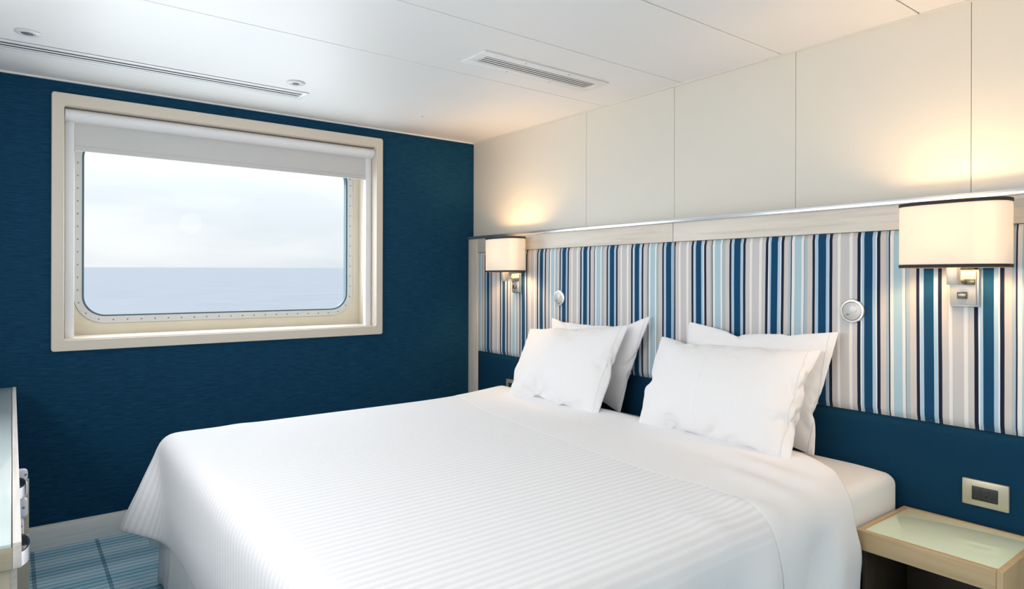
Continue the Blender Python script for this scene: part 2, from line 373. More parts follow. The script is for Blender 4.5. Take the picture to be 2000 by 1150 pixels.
M['bulb'] = emis('lit_bulb', (1, .83, .58), 6.0)
# sea
m, t, b = pmat('grey_blue_sea', (.60, .67, .76), .7, spec=.1)
v = coords(t, (.05, .05, .05)); n = N(t, 'ShaderNodeTexNoise', Scale=1.0, Detail=9, Roughness=.62); t.links.new(v, n.inputs['Vector'])
c = ramp(t, n.outputs['Fac'], [(.35, (.285, .315, .365)), (.65, (.310, .340, .388))]); t.links.new(c, b.inputs['Base Color'])
bump(t, b, n.outputs['Fac'], .5, 2.0); M['sea'] = m

# ------------------------------------------------------------------ the setting
H = 2.10; XL = -2.95; YF = -5.1
WX0, WX1, WZ0, WZ1 = -2.235, -.70, .925, 1.99          # window opening in the lining
fl = box('floor', (XL, YF, -.05), (.02, 0, 0), M['carpet']); fl['kind'] = 'structure'
# window wall, in one piece around its opening
bm = bmesh.new()
for a, b_ in (((XL, 0, 0), (WX0, .30, H+.05)), ((WX1, 0, 0), (.02, .30, H+.05)), ((WX0, 0, 0), (WX1, .30, WZ0)), ((WX0, 0, WZ1), (WX1, .30, H+.05))): addbox(bm, a, b_)
bmesh.ops.remove_doubles(bm, verts=bm.verts, dist=1e-5)
o = fin(bm, 'wall_back', M['blue_wall']); o['kind'] = 'structure'
o = box('wall_left', (XL-.05, YF, 0), (XL, .3, H+.05), M['white_wall']); o['kind'] = 'structure'
bm = bmesh.new()   # rear wall, opened for the added fill window
for a, b_ in (((XL, YF-.06, 0), (-2.6, YF, H+.05)), ((-.4, YF-.06, 0), (.02, YF, H+.05)), ((-2.6, YF-.06, 0), (-.4, YF, .7)), ((-2.6, YF-.06, 2.0), (-.4, YF, H+.05))): addbox(bm, a, b_)
o = fin(bm, 'wall_front', M['white_wall']); o['kind'] = 'structure'
M['seam'], _, _ = pmat('grey_seam', (.30, .28, .25), .9)
wr = box('wall_right', (.012, YF, 0), (.06, 0, H+.05), M['seam']); wr['kind'] = 'structure'
seams = [0, -1.064, -1.645, -2.23, -2.815, -3.40, -3.985, -4.57, YF]
for a, b_ in zip(seams, seams[1:]):
    o = box('wall_panel', (0, b_+.0008, .0), (.0125, a-.0008, H), M['wallpanel'], wr, bevel=.0008, seg=1)
ce = box('ceiling', (XL, YF, H+.012), (.02, 0, H+.06), M['dark_gap']); ce['kind'] = 'structure'
cs = [0, -1.19, -1.69, -2.17, -2.667, -3.16, -3.65, -4.15, -4.65, YF]
for a, b_ in zip(cs, cs[1:]):
    box('ceiling_panel', (XL, b_+.0022, H), (-.002, a-.0022, H+.0125), M['ceiling'], ce, bevel=.0012, seg=1)
for x, y in ((-.629, -.426), (-1.895, -.488)):
    o = boxes('ceiling_screw', [((x-.004, y-.004, H-.0015), (x+.004, y+.004, H+.001))], M['satin'], ce)
o = box('trim_1', (-.010, YF, H-.008), (0, -.0, H), M['wallpanel']); o['kind'] = 'structure'
o = box('trim_2', (XL, -.010, H-.007), (-.010, 0, H), M['ceiling']); o['kind'] = 'structure'
bb = box('baseboard_back', (XL, -.014, 0), (-.05, 0, .098), M['wood_x'], bevel=.003); bb['kind'] = 'structure'
o = box('skirting_cap', (XL, -.009, .098), (-.05, 0, .106), M['wood_x'], bb)

# window
win = struct('window_1')
fo = rrect(-2.279, -.662, .876, 2.041, .012, 3); fi = rrect(-2.232, -.703, .925, 1.988, .014, 3)
o = ring_xz('outer_frame', fo, fi, -.016, 0.004, M['cream'], win)
o.modifiers.new('b', 'BEVEL').width = .0025
D = .24
rv = boxes('reveal', [((WX0, .0, WZ0), (WX1, D, WZ0+.004)), ((WX0, .0, WZ1-.004), (WX1, D, WZ1)), ((WX0, .0, WZ0+.004), (WX0+.004, D, WZ1-.004)), ((WX1-.004, .0, WZ0+.004), (WX1, D, WZ1-.004))], M['cream'], win)
rr_out = rrect(WX0, WX1, WZ0, WZ1, .0005, 10); gi0, gi1, gz0, gz1 = -2.147, -.777, 1.017, 1.90
ro = rrect(gi0-.034, gi1+.034, gz0-.036, gz1+.036, .135, 10)
ring_xz('hull_lining', rr_out, ro, D, D+.015, M['cream_in'], win)
ring_xz('clamp_ring', rrect(gi0-.0325, gi1+.0325, gz0-.0345, gz1+.0345, .1335, 10), rrect(gi0, gi1, gz0, gz1, .10, 10), D-.006, D+.012, M['ringw'], win)
ring_xz('gasket', rrect(gi0-.001, gi1+.001, gz0-.001, gz1+.001, .10, 10), rrect(gi0+.009, gi1-.009, gz0+.007, gz1-.007, .094, 10), D-.002, D+.03, M['gasket'], win)
bm = bmesh.new(); vs = [bm.verts.new((p[0], D+.02, p[1])) for p in rrect(gi0-.01, gi1+.01, gz0-.01, gz1+.01, .11, 10)]
f = bm.faces.new(vs); fin(bm, 'glass_pane', M['glass'], win)
ring_xz('shadow_gap', rrect(gi0-.0345, gi1+.0345, gz0-.0365, gz1+.0365, .1355, 10), rrect(gi0-.030, gi1+.030, gz0-.032, gz1+.032, .131, 10), D+.006, D+.014, M['dark_gap'], win)
# screws round the clamp ring
sm = bpy.data.meshes.new('screw'); bm = bmesh.new()
bmesh.ops.create_cone(bm, cap_ends=True, segments=8, radius1=.0038, radius2=.003, depth=.003, matrix=Matrix.Rotation(R(90), 4, 'X')); bm.to_mesh(sm); bm.free(); sm.materials.append(M['screw'])
path = rrect(gi0-.017, gi1+.017, gz0-.018, gz1+.018, .118, 10); path.append(path[0])
acc = 0; nxt = .02
for p, q in zip(path, path[1:]):
    L = math.dist(p, q)
    while nxt <= acc+L and L > 0:
        k = (nxt-acc)/L; s = bpy.data.objects.new('screw', sm); COL.objects.link(s); s.parent = win
        s.location = (p[0]+(q[0]-p[0])*k, D-.0075, p[1]+(q[1]-p[1])*k); nxt += .062
    acc += L

# unseen rear window, added to carry fill light
fill_win = struct('fill_window')
bm = bmesh.new()
for a, b_ in (((-2.66, YF-.02, .64), (-.34, YF+.015, .72)), ((-2.66, YF-.02, 1.98), (-.34, YF+.015, 2.06)), ((-2.66, YF-.02, .72), (-2.58, YF+.015, 1.98)), ((-.42, YF-.02, .72), (-.34, YF+.015, 1.98)), ((-1.53, YF-.05, .72), (-1.47, YF-.01, 1.98))): addbox(bm, a, b_)
fin(bm, 'fill_window_frame', M['cream'], fill_win)
box('glass_pane', (-2.58, YF-.042, .72), (-.42, YF-.038, 1.98), M['glass'], fill_win)

# roller blind
bl = thing('roller_blind', (-1.46, .05, 1.95), 'white roller blind with pale grey cloth lowered a little over the sea window', 'blind')
def prof_x(name, x0, x1, pts, mat, parent, loc):   # closed YZ profile extruded along X
    bm = bmesh.new(); A = [bm.verts.new((x0, y, z)) for y, z in pts]; B = [bm.verts.new((x1, y, z)) for y, z in pts]
    n = len(pts)
    for i in range(n): bm.faces.new((A[i], A[(i+1) % n], B[(i+1) % n], B[i]))
    bm.faces.new(A); bm.faces.new(B[::-1])
    o = fin(bm, name, mat, parent, smooth=True); o.data.set_sharp_from_angle(angle=R(40)); return off(o, loc)
BL = bl.location.copy()
cas = [(.086, 1.982), (.086, 1.925)] + [(.048+.038*math.cos(R(a)), 1.9535-.032*math.sin(R(a))*1.0) for a in range(80, 281, 12)]
cas = [(.080, 1.984), (.080, 1.926)] + [(.046-.040*math.sin(R(a)), 1.955-.029*math.cos(R(a))) for a in range(0, 181, 12)]
prof_x('cassette', -2.222, -.712, cas, M['plastic'], bl, BL)
for x in (-2.228, -.712):
    prof_x('end_cap', x, x+.006, [(y+(y-.05)*.05, z+(z-1.955)*.05) for y, z in cas], M['plastic'], bl, BL)
off(box('blind_cloth', (-2.188, .060, 1.80), (-.742, .0615, 1.94), M['blind'], bl), BL)
off(box('bottom_bar', (-2.188, .056, 1.797), (-.742, .066, 1.822), M['blind'], bl, bevel=.003), BL)
for x0, x1 in ((-2.226, -2.19), (-.742, -.706)):
    off(box('guide_rail', (x0, .050, .926), (x1, .084, 1.93), M['plastic'], bl, bevel=.003), BL)

# sea outside; the ship heels a little, so its horizon stands above the room's own
bm = bmesh.new()
f_ = Vector((math.sin(R(37.5)), math.cos(R(37.5)), 0)); r_ = Vector((f_.y, -f_.x, 0)); tl_ = R(.93)
fw = (f_*math.cos(tl_)+Vector((0, 0, 1))*math.sin(tl_)); c0 = Vector((-2.4, -3.5, -9))+fw*14
vs = [bm.verts.new(c0+r_*a+fw*b_) for a, b_ in ((-9000, 0), (9000, 0), (9000, 12000), (-9000, 12000))]
bm.faces.new(vs); sea = fin(bm, 'sea', M['sea']); tag(sea, 'pale grey blue sea up to the horizon outside the window', 'sea'); sea['kind'] = 'stuff'

# ------------------------------------------------------------------ headboard
hb = thing('headboard', (0, -1.67, 0), 'wall-wide limed wood headboard with blue, grey and white striped upholstery above navy', 'headboard'); HL = hb.location.copy()
def hbx(name, a, b_, mat, bevel=.0015): return off(box(name, a, b_, mat, hb, bevel=bevel), HL)
HE = -3.36
hbx('side_frame', (-.04, -.108, 0), (0, -.002, 1.4635), M['wood_z'])
hbx('top_rail', (-.04, -1.668, 1.378), (0, -.1085, 1.4635), M['wood_y'])
hbx('top_rail', (-.04, HE, 1.378), (0, -1.6715, 1.4635), M['wood_y'])
hbx('aluminium_cap', (-.046, HE, 1.4635), (0, -.002, 1.482), M['alu'], .003)
def padded(name, y0, y1, z0, z1, mat, x0=-.034, puff=.006, ny=60, nz=26, pucker=0.0):
    bm = bmesh.new(); g = []
    for j in range(nz+1):
        w = j/nz; row = []
        for i in range(ny+1):
            u = i/ny; y = y0+(y1-y0)*u; z = z0+(z1-z0)*w
            e = min(min(u, 1-u)*abs(y1-y0), min(w, 1-w)*(z1-z0))/.02; e = min(1, e)
            x = x0-puff*math.sqrt(max(0, 1-(1-e)**2))
            x += pucker*math.sin(y*95+math.sin(y*23)*2)*math.exp(-(z1-z)/.02)
            row.append(bm.verts.new((x, y, z)))
        g.append(row)
    for j in range(nz):
        for i in range(ny): bm.faces.new((g[j][i], g[j][i+1], g[j+1][i+1], g[j+1][i]))
    top = [bm.verts.new((0, v.co.y, v.co.z)) for v in g[-1]]; bot = [bm.verts.new((0, v.co.y, v.co.z)) for v in g[0]]
    for i in range(ny):
        bm.faces.new((g[-1][i], g[-1][i+1], top[i+1], top[i])); bm.faces.new((g[0][i+1], g[0][i], bot[i], bot[i+1]))
    for s in (0, ny):
        l1 = [bm.verts.new((0, g[j][s].co.y, g[j][s].co.z)) for j in range(nz+1)]
        for j in range(nz): bm.faces.new((g[j][s], g[j+1][s], l1[j+1], l1[j]))
    o = fin(bm, name, mat, hb, smooth=True); return o
for y0, y1 in ((-.1095, -1.672), (-1.674, HE)):
    o = padded('striped_panel', y0, y1, .744, 1.3765, M['stripes'], pucker=.0012, ny=220)
    o.location = -HL
    o = padded('navy_panel', y0, y1, .02, .742, M['navy_cloth'], puff=.004); o.location = -HL
hb_side = hbx('side_frame', (-.04, HE-.10, 0), (0, HE-.001, 1.4635), M['wood_z'])

# ------------------------------------------------------------------ bed
bed = thing('double_bed', (-1.0, -1.63, 0), 'wide double bed with white fitted sheet and white valance under the duvet', 'bed'); BD = bed.location.copy()
off(box('bed_base', (-1.90, -2.58, .04), (-.06, -.69, .30), M['dark_shade_wood'], bed, bevel=.01), BD)
# mattress in its fitted sheet
bm = bmesh.new(); mx0, mx1, my0, my1, mz0, mz1 = -1.935, -.052, -2.626, -.645, .30, .566
nx, ny = 60, 62
def mat_pt(u, v, z):
    return None
bmesh.ops.create_cube(bm, size=1)
for v in bm.verts: v.co = ((mx0+mx1)/2+(mx1-mx0)*v.co.x, (my0+my1)/2+(my1-my0)*v.co.y, (mz0+mz1)/2+(mz1-mz0)*v.co.z)
bmesh.ops.bevel(bm, geom=[e for e in bm.edges], offset=.034, segments=5, affect='EDGES', profile=.5)
bmesh.ops.subdivide_edges(bm, edges=[e for e in bm.edges if e.calc_length() > .2], cuts=40, use_grid_fill=True)
for v in bm.verts:     # the sheet is pinched and gathered towards each corner
    for cx, cy in ((mx1, my0), (mx1, my1), (mx0, my0), (mx0, my1)):
        d = math.hypot(v.co.x-cx, v.co.y-cy)
        if d < .16:
            k = (1-d/.16)**2; a = math.atan2(v.co.y-cy, v.co.x-cx)
            v.co.z -= .012*k if v.co.z > .5 else 0
            s = 1+.035*k*math.sin(a*9+v.co.z*30)
            v.co.x = cx+(v.co.x-cx)*s; v.co.y = cy+(v.co.y-cy)*s
o = fin(bm, 'mattress', M['sheet'], bed, smooth=True); off(o, BD)
# valance
bm = bmesh.new(); path = []
def along(a, b_, n): return [(a[0]+(b_[0]-a[0])*i/n, a[1]+(b_[1]-a[1])*i/n) for i in range(n)]
path = along((-.07, -.672), (-1.925, -.672), 90)+along((-1.945, -.69), (-1.945, -2.575), 90)+along((-1.925, -2.596), (-.42, -2.596), 70)
rows = 10; g = []
for j in range(rows+1):
    w = j/rows; z = .33-(.33-.012)*w; row = []
    for i, (x, y) in enumerate(path):
        px, py = path[max(0, i-1)]; qx, qy = path[min(len(path)-1, i+1)]; tx, ty = qx-px, qy-py; L = math.hypot(tx, ty) or 1
        nx_, ny_ = ty/L, -tx/L
        k = w*(.012+.010*math.sin(i*.38)+.006*math.sin(i*.93+1)) + .003
        row.append(bm.verts.new((x+nx_*k, y+ny_*k, z)))
    g.append(row)
for j in range(rows):
    for i in range(len(path)-1): bm.faces.new((g[j][i], g[j][i+1], g[j+1][i+1], g[j+1][i]))
o = fin(bm, 'valance', M['linen'], bed, smooth=True); o.modifiers.new('s', 'SOLIDIFY').thickness = .002; off(o, BD)

def smooth(a, b, x): t_ = np.clip((x-a)/(b-a), 0, 1); return t_*t_*(3-2*t_)
# draped duvet: rows run across the bed (left to right), columns from head to foot
P = DUVET_SHAPE; NY, NX = P.shape[:2]
U = np.linspace(0, 1, NX)[None, :].repeat(NY, 0)
P[..., 1] = -.64+(P[..., 1]+.64)*np.where(P[..., 1] < -.64, 1.018, 1.0)
top = smooth(.40, .57, P[..., 2]); P[..., 2] += .008*top
Yv = P[:, :, 1]
edge = -.028-.15*smooth(2.38, 2.66, -Yv)+.06*smooth(.50, .28, P[..., 2])*(Yv < -2.5)+.012*np.sin(Yv*7)
P[..., 0] += edge*(1-U)**2
# soft ridges where the cover is pushed together near its right-hand head corner
def ridge(ax, ay, bx, by, w, h):
    dx, dy = bx-ax, by-ay; L2 = dx*dx+dy*dy
    k = np.clip(((P[..., 0]-ax)*dx+(P[..., 1]-ay)*dy)/L2, 0, 1)
    d = np.hypot(P[..., 0]-ax-k*dx, P[..., 1]-ay-k*dy)
    P[..., 2] += h*np.exp(-(d/w)**2)*np.sin(np.pi*np.clip(k, .05, .95))*top
ridge(-.42, -2.10, -.52, -2.62, .030, .024); ridge(-.60, -2.25, -.66, -2.64, .026, .019); ridge(-.52, -2.0, -.60, -2.5, .016, .008)
ridge(-.36, -1.9, -.40, -2.5, .02, .007); ridge(-.86, -2.40, -.78, -2.66, .022, .016); ridge(-1.05, -2.42, -1.0, -2.66, .025, .010); ridge(-.50, -1.60, -.80, -1.72, .008, .004)
ridge(-1.6, -.64, -1.9, -1.0, .04, .010); ridge(-1.75, -.9, -1.93, -1.25, .03, .008)
# loose folds in the hanging right side
hang = smooth(.56, .40, P[..., 2])*(Yv < -2.5)
P[..., 1] += -hang*(.018*np.sin(P[..., 0]*15+1.6+(.6-P[..., 2])*4)+.008*np.sin(P[..., 0]*34+(.6-P[..., 2])*6)+.006)
# keep clear of the bedside table
near = (P[..., 1] < -2.60) & (P[..., 2] < .50) & (P[..., 0] > -.392); P[..., 0][near] = -.392
def cloth_obj(name, G, mat, uv=None, thick=.012, parent=None, level=1, offset=-1):
    ny, nx = G.shape[:2]
    me = bpy.data.meshes.new(name)
    me.from_pydata(G.reshape(-1, 3).tolist(), [], [(j*nx+i, j*nx+i+1, (j+1)*nx+i+1, (j+1)*nx+i) for j in range(ny-1) for i in range(nx-1)])
    if uv is not None:
        l = me.uv_layers.new(name='UVMap'); uvf = uv.reshape(-1, 2); vi = np.array([lp.vertex_index for lp in me.loops]); l.data.foreach_set('uv', uvf[vi].ravel())
    for p in me.polygons: p.use_smooth = True
    me.update(); o = link(name, me, mat, parent)
    s = o.modifiers.new('thickness', 'SOLIDIFY'); s.thickness = thick; s.offset = offset
    if level: m_ = o.modifiers.new('smooth', 'SUBSURF'); m_.levels = 1; m_.render_levels = level
    return o
V_ = np.linspace(0, 1, NY)[:, None].repeat(NX, 1); UV = np.stack([U*2.03, V_*2.75], -1)
cross = np.cross(P[5, 6]-P[5, 5], P[6, 5]-P[5, 5])
if np.cross(P[35, 21]-P[35, 20], P[36, 20]-P[35, 20])[2] < 0: P = P[::-1].copy(); U = U[::-1]; UV = UV[::-1].copy()
dv = cloth_obj('duvet', P, M['duvet'], UV)
tag(dv, 'white satin-striped duvet spread over the double bed, corner hanging at the foot', 'duvet')
# the plain turned-down band along its head edge
def sample(G, jj, u):
    x = u*(G.shape[1]-1); i0 = np.clip(np.floor(x).astype(int), 0, G.shape[1]-2); f = (x-i0)[..., None]
    return G[jj, i0]*(1-f)+G[jj, i0+1]*f
nb = 18; J = np.arange(NY)[:, None].repeat(nb, 1); yy = -P[:, 20, 1]
wid = np.interp(yy, [.6, .75, 1.0, 1.5, 2.26, 2.6, 2.8], [.285, .31, .37, .47, .53, .50, .48])
ub = np.linspace(0, 1, nb)[None, :]*(wid/2.03)[:, None]
B = sample(P, J, ub); Nn = np.zeros_like(B); Nn[..., 2] = 1
du = np.gradient(B, axis=1); dvv = np.gradient(B, axis=0); Nn = np.cross(du, dvv); Nn /= np.linalg.norm(Nn, axis=-1, keepdims=True)+1e-9
B = B+Nn*.0020; B[:, 0] += (B[:, 0]-B[:, 1])*.12
band = cloth_obj('turned_down_sheet', B, M['linen'], thick=.0022, parent=dv)

# ------------------------------------------------------------------ pillows
def pillow(src, name, TL, TR, BR, BLc, thick, flip=False, bulge=0.0, sq=.4):
    G = src
    hx = np.abs(G[0, [0, 0, -1, -1], [0, -1, 0, -1], 0]).mean(); hy = np.abs(G[0, [0, 0, -1, -1], [0, -1, 0, -1], 1]).mean()
    G = G.copy(); ex = np.abs(G[0][:, [0, -1], 0]).mean(1); ey = np.abs(G[0][[0, -1], :, 1]).mean(0)
    G[..., 0] *= (1+sq*(hx/ex-1))[None, :, None]; G[..., 1] *= (1+sq*(hy/ey-1))[None, None, :]
    TL, TR, BR, BLc = map(np.array, (TL, TR, BR, BLc))
    S = G[..., 0]/hx*(-1 if flip else 1); T = G[..., 1]/hy; Z = G[..., 2]/np.abs(G[..., 2]).max()
    s = (S+1)/2; t_ = (T+1)/2
    Q = BLc*((1-s)*(1-t_))[..., None]+BR*(s*(1-t_))[..., None]+TL*((1-s)*t_)[..., None]+TR*(s*t_)[..., None]
    nrm = np.cross(BR-BLc, TL-BLc); nrm /= np.linalg.norm(nrm)
    Q = Q+nrm*(Z*thick)[..., None]
    # sag: the filling settles low
    Q = Q+nrm*((np.sign(Z)*np.clip(1-((t_-.33)/.5)**2, 0, 1)*np.abs(Z))*bulge)[..., None]
    me = bpy.data.meshes.new(name); vs = Q.reshape(-1, 3); idx = np.arange(2*32*44).reshape(2, 32, 44)
    idx[1, 0, :] = idx[0, 0, :]; idx[1, -1, :] = idx[0, -1, :]; idx[1, :, 0] = idx[0, :, 0]; idx[1, :, -1] = idx[0, :, -1]
    fs = []
    for k in (0, 1):
        for j in range(31):
            for i in range(43):
                q = [int(idx[k, j, i]), int(idx[k, j, i+1]), int(idx[k, j+1, i+1]), int(idx[k, j+1, i])]
                fs.append(q if (k == 0) != flip else q[::-1])
    c0 = Q.reshape(-1, 3).mean(0); c0[2] = vs[:, 2].min()
    me.from_pydata((vs-c0).tolist(), [], fs)
    l = me.uv_layers.new(name='UVMap'); vi = np.array([lp.vertex_index for lp in me.loops]); us = np.stack([s, t_], -1).reshape(-1, 2); l.data.foreach_set('uv', us[vi].ravel())
    for p in me.polygons: p.use_smooth = True
    bm = bmesh.new(); bm.from_mesh(me); bmesh.ops.delete(bm, geom=[v for v in bm.verts if not v.link_faces], context='VERTS'); bmesh.ops.recalc_face_normals(bm, faces=bm.faces); bm.to_mesh(me); bm.free()
    o = link(name, me, M['pillow']); o.location = c0
    m_ = o.modifiers.new('smooth', 'SUBSURF'); m_.levels = 1; m_.render_levels = 2
    return o
GP = 'white pillows against the headboard'
tag(pillow(PILLOW_B, 'pillow', (-.085, -.889, 1.006), (-.085, -1.592, 1.039), (-.135, -1.445, .572), (-.135, -.86, .572), .048, sq=.12), 'white pillow nearer the window, standing against the headboard behind another pillow', 'pillow', GP)
tag(pillow(PILLOW_A, 'pillow', (-.150, -.780, .937), (-.150, -1.508, 1.001), (-.345, -1.50, .592), (-.345, -.83, .592), .070, sq=.5, bulge=.012), 'white pillow nearer the window, leaning in front on the duvet edge', 'pillow', GP)
tag(pillow(PILLOW_A, 'pillow', (-.085, -1.792, 1.030), (-.085, -2.443, 1.029), (-.135, -2.385, .572), (-.135, -1.74, .572), .048, flip=True, sq=.12), 'white pillow nearer the bedside table, standing against the headboard behind another pillow', 'pillow', GP)
tag(pillow(PILLOW_B, 'pillow', (-.150, -1.688, .958), (-.150, -2.410, .966), (-.350, -2.405, .588), (-.335, -1.715, .588), .072, flip=True, sq=.55, bulge=.014), 'largest white pillow, in front, nearest the bedside table', 'pillow', GP)

# ------------------------------------------------------------------ wall sconces
SH = (.073, .146)
def superell(a, w, n, cnt=64):
    out = []
    for i in range(cnt):
        th = 2*math.pi*i/cnt; c_, s_ = math.cos(th), math.sin(th)
        out.append((a*math.copysign(abs(c_)**(2/n), c_), w*math.copysign(abs(s_)**(2/n), s_)))
    return out
def shell(name, a, w, z0, z1, mat, parent, th=.0015, n=2.9):
    bm = bmesh.new(); O = superell(a, w, n); I = superell(a-th, w-th, n); k = len(O)
    V = [[bm.verts.new((p[0]-.135, p[1], z)) for p in L] for L, z in ((O, z0), (O, z1), (I, z1), (I, z0))]
    for q in range(4):
        A, B_ = V[q], V[(q+1) % 4]
        for i in range(k): bm.faces.new((A[i], A[(i+1) % k], B_[(i+1) % k], B_[i]))
    o = fin(bm, name, mat, parent, smooth=True); o.data.set_sharp_from_angle(angle=R(40)); return o
def sconce(y, label):
    s = thing('wall_lamp', (0, y, 0), label, 'wall lamp', 'pair of headboard lamps')
    sh = shell('lamp_shade', SH[0], SH[1], 1.250, 1.446, M['shade'], s)
    shell('dark_piping', SH[0]+.0012, SH[1]+.0012, 1.2460, 1.2560, M['dark_trim'], sh, .003)
    shell('dark_piping', SH[0]+.0012, SH[1]+.0012, 1.4375, 1.4480, M['dark_trim'], sh, .003)
    box('wall_plate', (-.052, -.042, 1.125), (-.038, .038, 1.243), M['satin'], s, bevel=.003)
    box('front_plate', (-.060, -.036, 1.131), (-.052, .036, 1.237), M['satin_p'], s, bevel=.002)
    box('switch', (-.070, -.013, 1.150), (-.060, .013, 1.172), M['gunmetal'], s, bevel=.002)
    box('arm_mount', (-.066, -.034, 1.194), (-.058, .036, 1.213), M['gunmetal'], s, bevel=.0015)
    box('arm', (-.136, -.012, 1.1955), (-.064, .012, 1.2115), M['chrome'], s, bevel=.0015)
    box('stem', (-.150, -.0145, 1.1940), (-.120, .0145, 1.262), M['satin_p'], s, bevel=.0015)
    box('lamp_holder', (-.147, -.010, 1.262), (-.127, .010, 1.30), M['plastic'], s, bevel=.002)
    bm = bmesh.new(); bmesh.ops.create_uvsphere(bm, u_segments=16, v_segments=10, radius=.019, matrix=Matrix.Translation((-.137, 0, 1.325)))
    fin(bm, 'bulb', M['bulb'], s, smooth=True)
    bm = bmesh.new()
    addbox(bm, (-.20, -.003, 1.300), (-.075, .003, 1.303)); addbox(bm, (-.139, -.143, 1.300), (-.133, .143, 1.303)); fin(bm, 'shade_carrier', M['satin'], s)
    l = bpy.data.lights.new('bulb_light', 'POINT'); l.energy = LAMP_W; l.color = (1, .61, .29); l.shadow_soft_size = .040
    lo = bpy.data.objects.new('bulb_light', l); COL.objects.link(lo); lo.parent = s; lo.location = (-.137, 0, 1.345)
    return s
sconce(-2.812, 'lit cream-shaded wall lamp with dark piping above the bedside table')
sconce(-.530, 'lit cream-shaded wall lamp with dark piping nearest the window')

# round reading-light fittings
def reader(y, z, label):
    s = thing('reading_light', (-.04, y, z), label, 'reading light', 'round headboard fittings')
    lathe_x('bezel', [(.0425, .002), (.0425, -.004), (.040, -.007), (.034, -.0075), (.0325, -.0055), (.0325, 0)], (0, 0, 0), M['satin'], s)
    lathe_x('face', [(.0325, -.002), (.0320, -.0065), (.026, -.0075), (.0, -.0085)], (0, 0, 0), M['satin_p'], s)
    lathe_x('lens', [(.0125, -.007), (.0120, -.0105), (.007, -.0125), (0, -.013)], (0, -.006, .008), M['plastic'], s, 24)
    lathe_x('button', [(.0042, -.006), (.004, -.011), (0, -.0112)], (0, .015, -.012), M['screw'], s, 14)
    return s
reader(-2.467, 1.097, 'round silver light fitting with small button, nearest the bedside lamp')
reader(-.900, 1.104, 'round silver light fitting with small button, above the window-side pillows')

def socket(y, z, label):
    s = thing('wall_socket', (-.036, y, z), label, 'socket', 'headboard sockets')
    box('plate', (-.010, -.061, -.040), (.002, .061, .040), M['socket'], s, bevel=.003)
    box('insert', (-.0125, -.034, -.021), (-.009, .034, .021), M['black'], s, bevel=.001)
    box('blank_key', (-.0140, .010, -.020), (-.0115, .033, .020), M['black'], s, bevel=.001)
    for dy, dz in ((-.009, .008), (-.002, -.006), (-.020, -.006)):
        lathe_x('pin_hole', [(.0034, -.0122), (.003, -.0134), (0, -.0134)], (0, dy-.002, dz), M['dark_gap'], s, 12)
    return s
socket(-2.868, .549, 'champagne wall socket with dark insert above the bedside table')
socket(-.484, .563, 'champagne wall socket half hidden behind the window-side pillow')

# ------------------------------------------------------------------ bedside table
ns = thing('bedside_table', (-.21, -2.83, 0), 'pale oak bedside table with inset pale green glass top', 'bedside table'); NL = ns.location.copy()
def nbx(name, a, b_, mat, bevel=.001): return off(box(name, a, b_, mat, ns, bevel=bevel), NL)
y0, y1, x0, x1, zt = -3.010, -2.640, -.388, -.048, .454
nbx('front_rail', (x0, y0+.016, zt-.058), (x0+.018, y1, zt), M['night_y'])
nbx('back_rail', (x1-.014, y0+.016, zt-.058), (x1, y1, zt), M['night_y'])
nbx('side_rail', (x0+.018, y1-.014, zt-.058), (x1-.014, y1, zt), M['night_x'])
nbx('side_panel', (x0, y0, .0), (x1, y0+.0155, zt), M['night_z'])
nbx('top_board', (x0+.018, y0+.016, zt-.058), (x1-.014, y1-.014, zt-.008), M['night_y'])
nbx('glass_inlay', (x0+.019, y0+.017, zt-.008), (x1-.015, y1-.015, zt-.0025), M['green_glass'], .0008)
nbx('back_panel', (x1-.012, y0+.016, .02), (x1-.002, y1, zt-.06), M['dark_shade_wood'])  # inner panels coloured dark to stand for the shade under the top
nbx('side_panel', (x0+.035, y1-.016, .0), (x1-.014, y1-.002, zt-.059), M['dark_shade_wood'])
nbx('shelf', (x0+.04, y0+.016, .10), (x1-.014, y1-.018, .118), M['dark_shade_wood'])

# ------------------------------------------------------------------ desk along the left wall
dk = thing('desk', (-2.67, -1.14, 0), 'ash desk along the left wall with pale glass top and curved metal pulls', 'desk'); DL = dk.location.copy()
def dbx(name, a, b_, mat, bevel=.001): return off(box(name, a, b_, mat, dk, bevel=bevel), DL)
dx = -2.4035; dy0, dy1, dz = -2.152, -.135, .75
dbx('front_edge', (dx-.0125, dy0, dz-.045), (dx, dy1, dz), M['desk_y'])
dbx('top_board', (XL+.012, dy0, dz-.045), (dx-.0125, dy1, dz-.008), M['desk_x'])
dbx('glass_top', (XL+.012, dy0+.001, dz-.008), (dx-.0145, dy1-.001, dz-.001), M['desk_glass'], .0008)
dbx('end_panel', (XL+.012, dy0+.012, 0), (dx-.016, dy0+.034, dz-.045), M['desk_z'])
dbx('end_panel', (XL+.012, dy1-.034, 0), (dx-.016, dy1-.012, dz-.045), M['desk_z'])
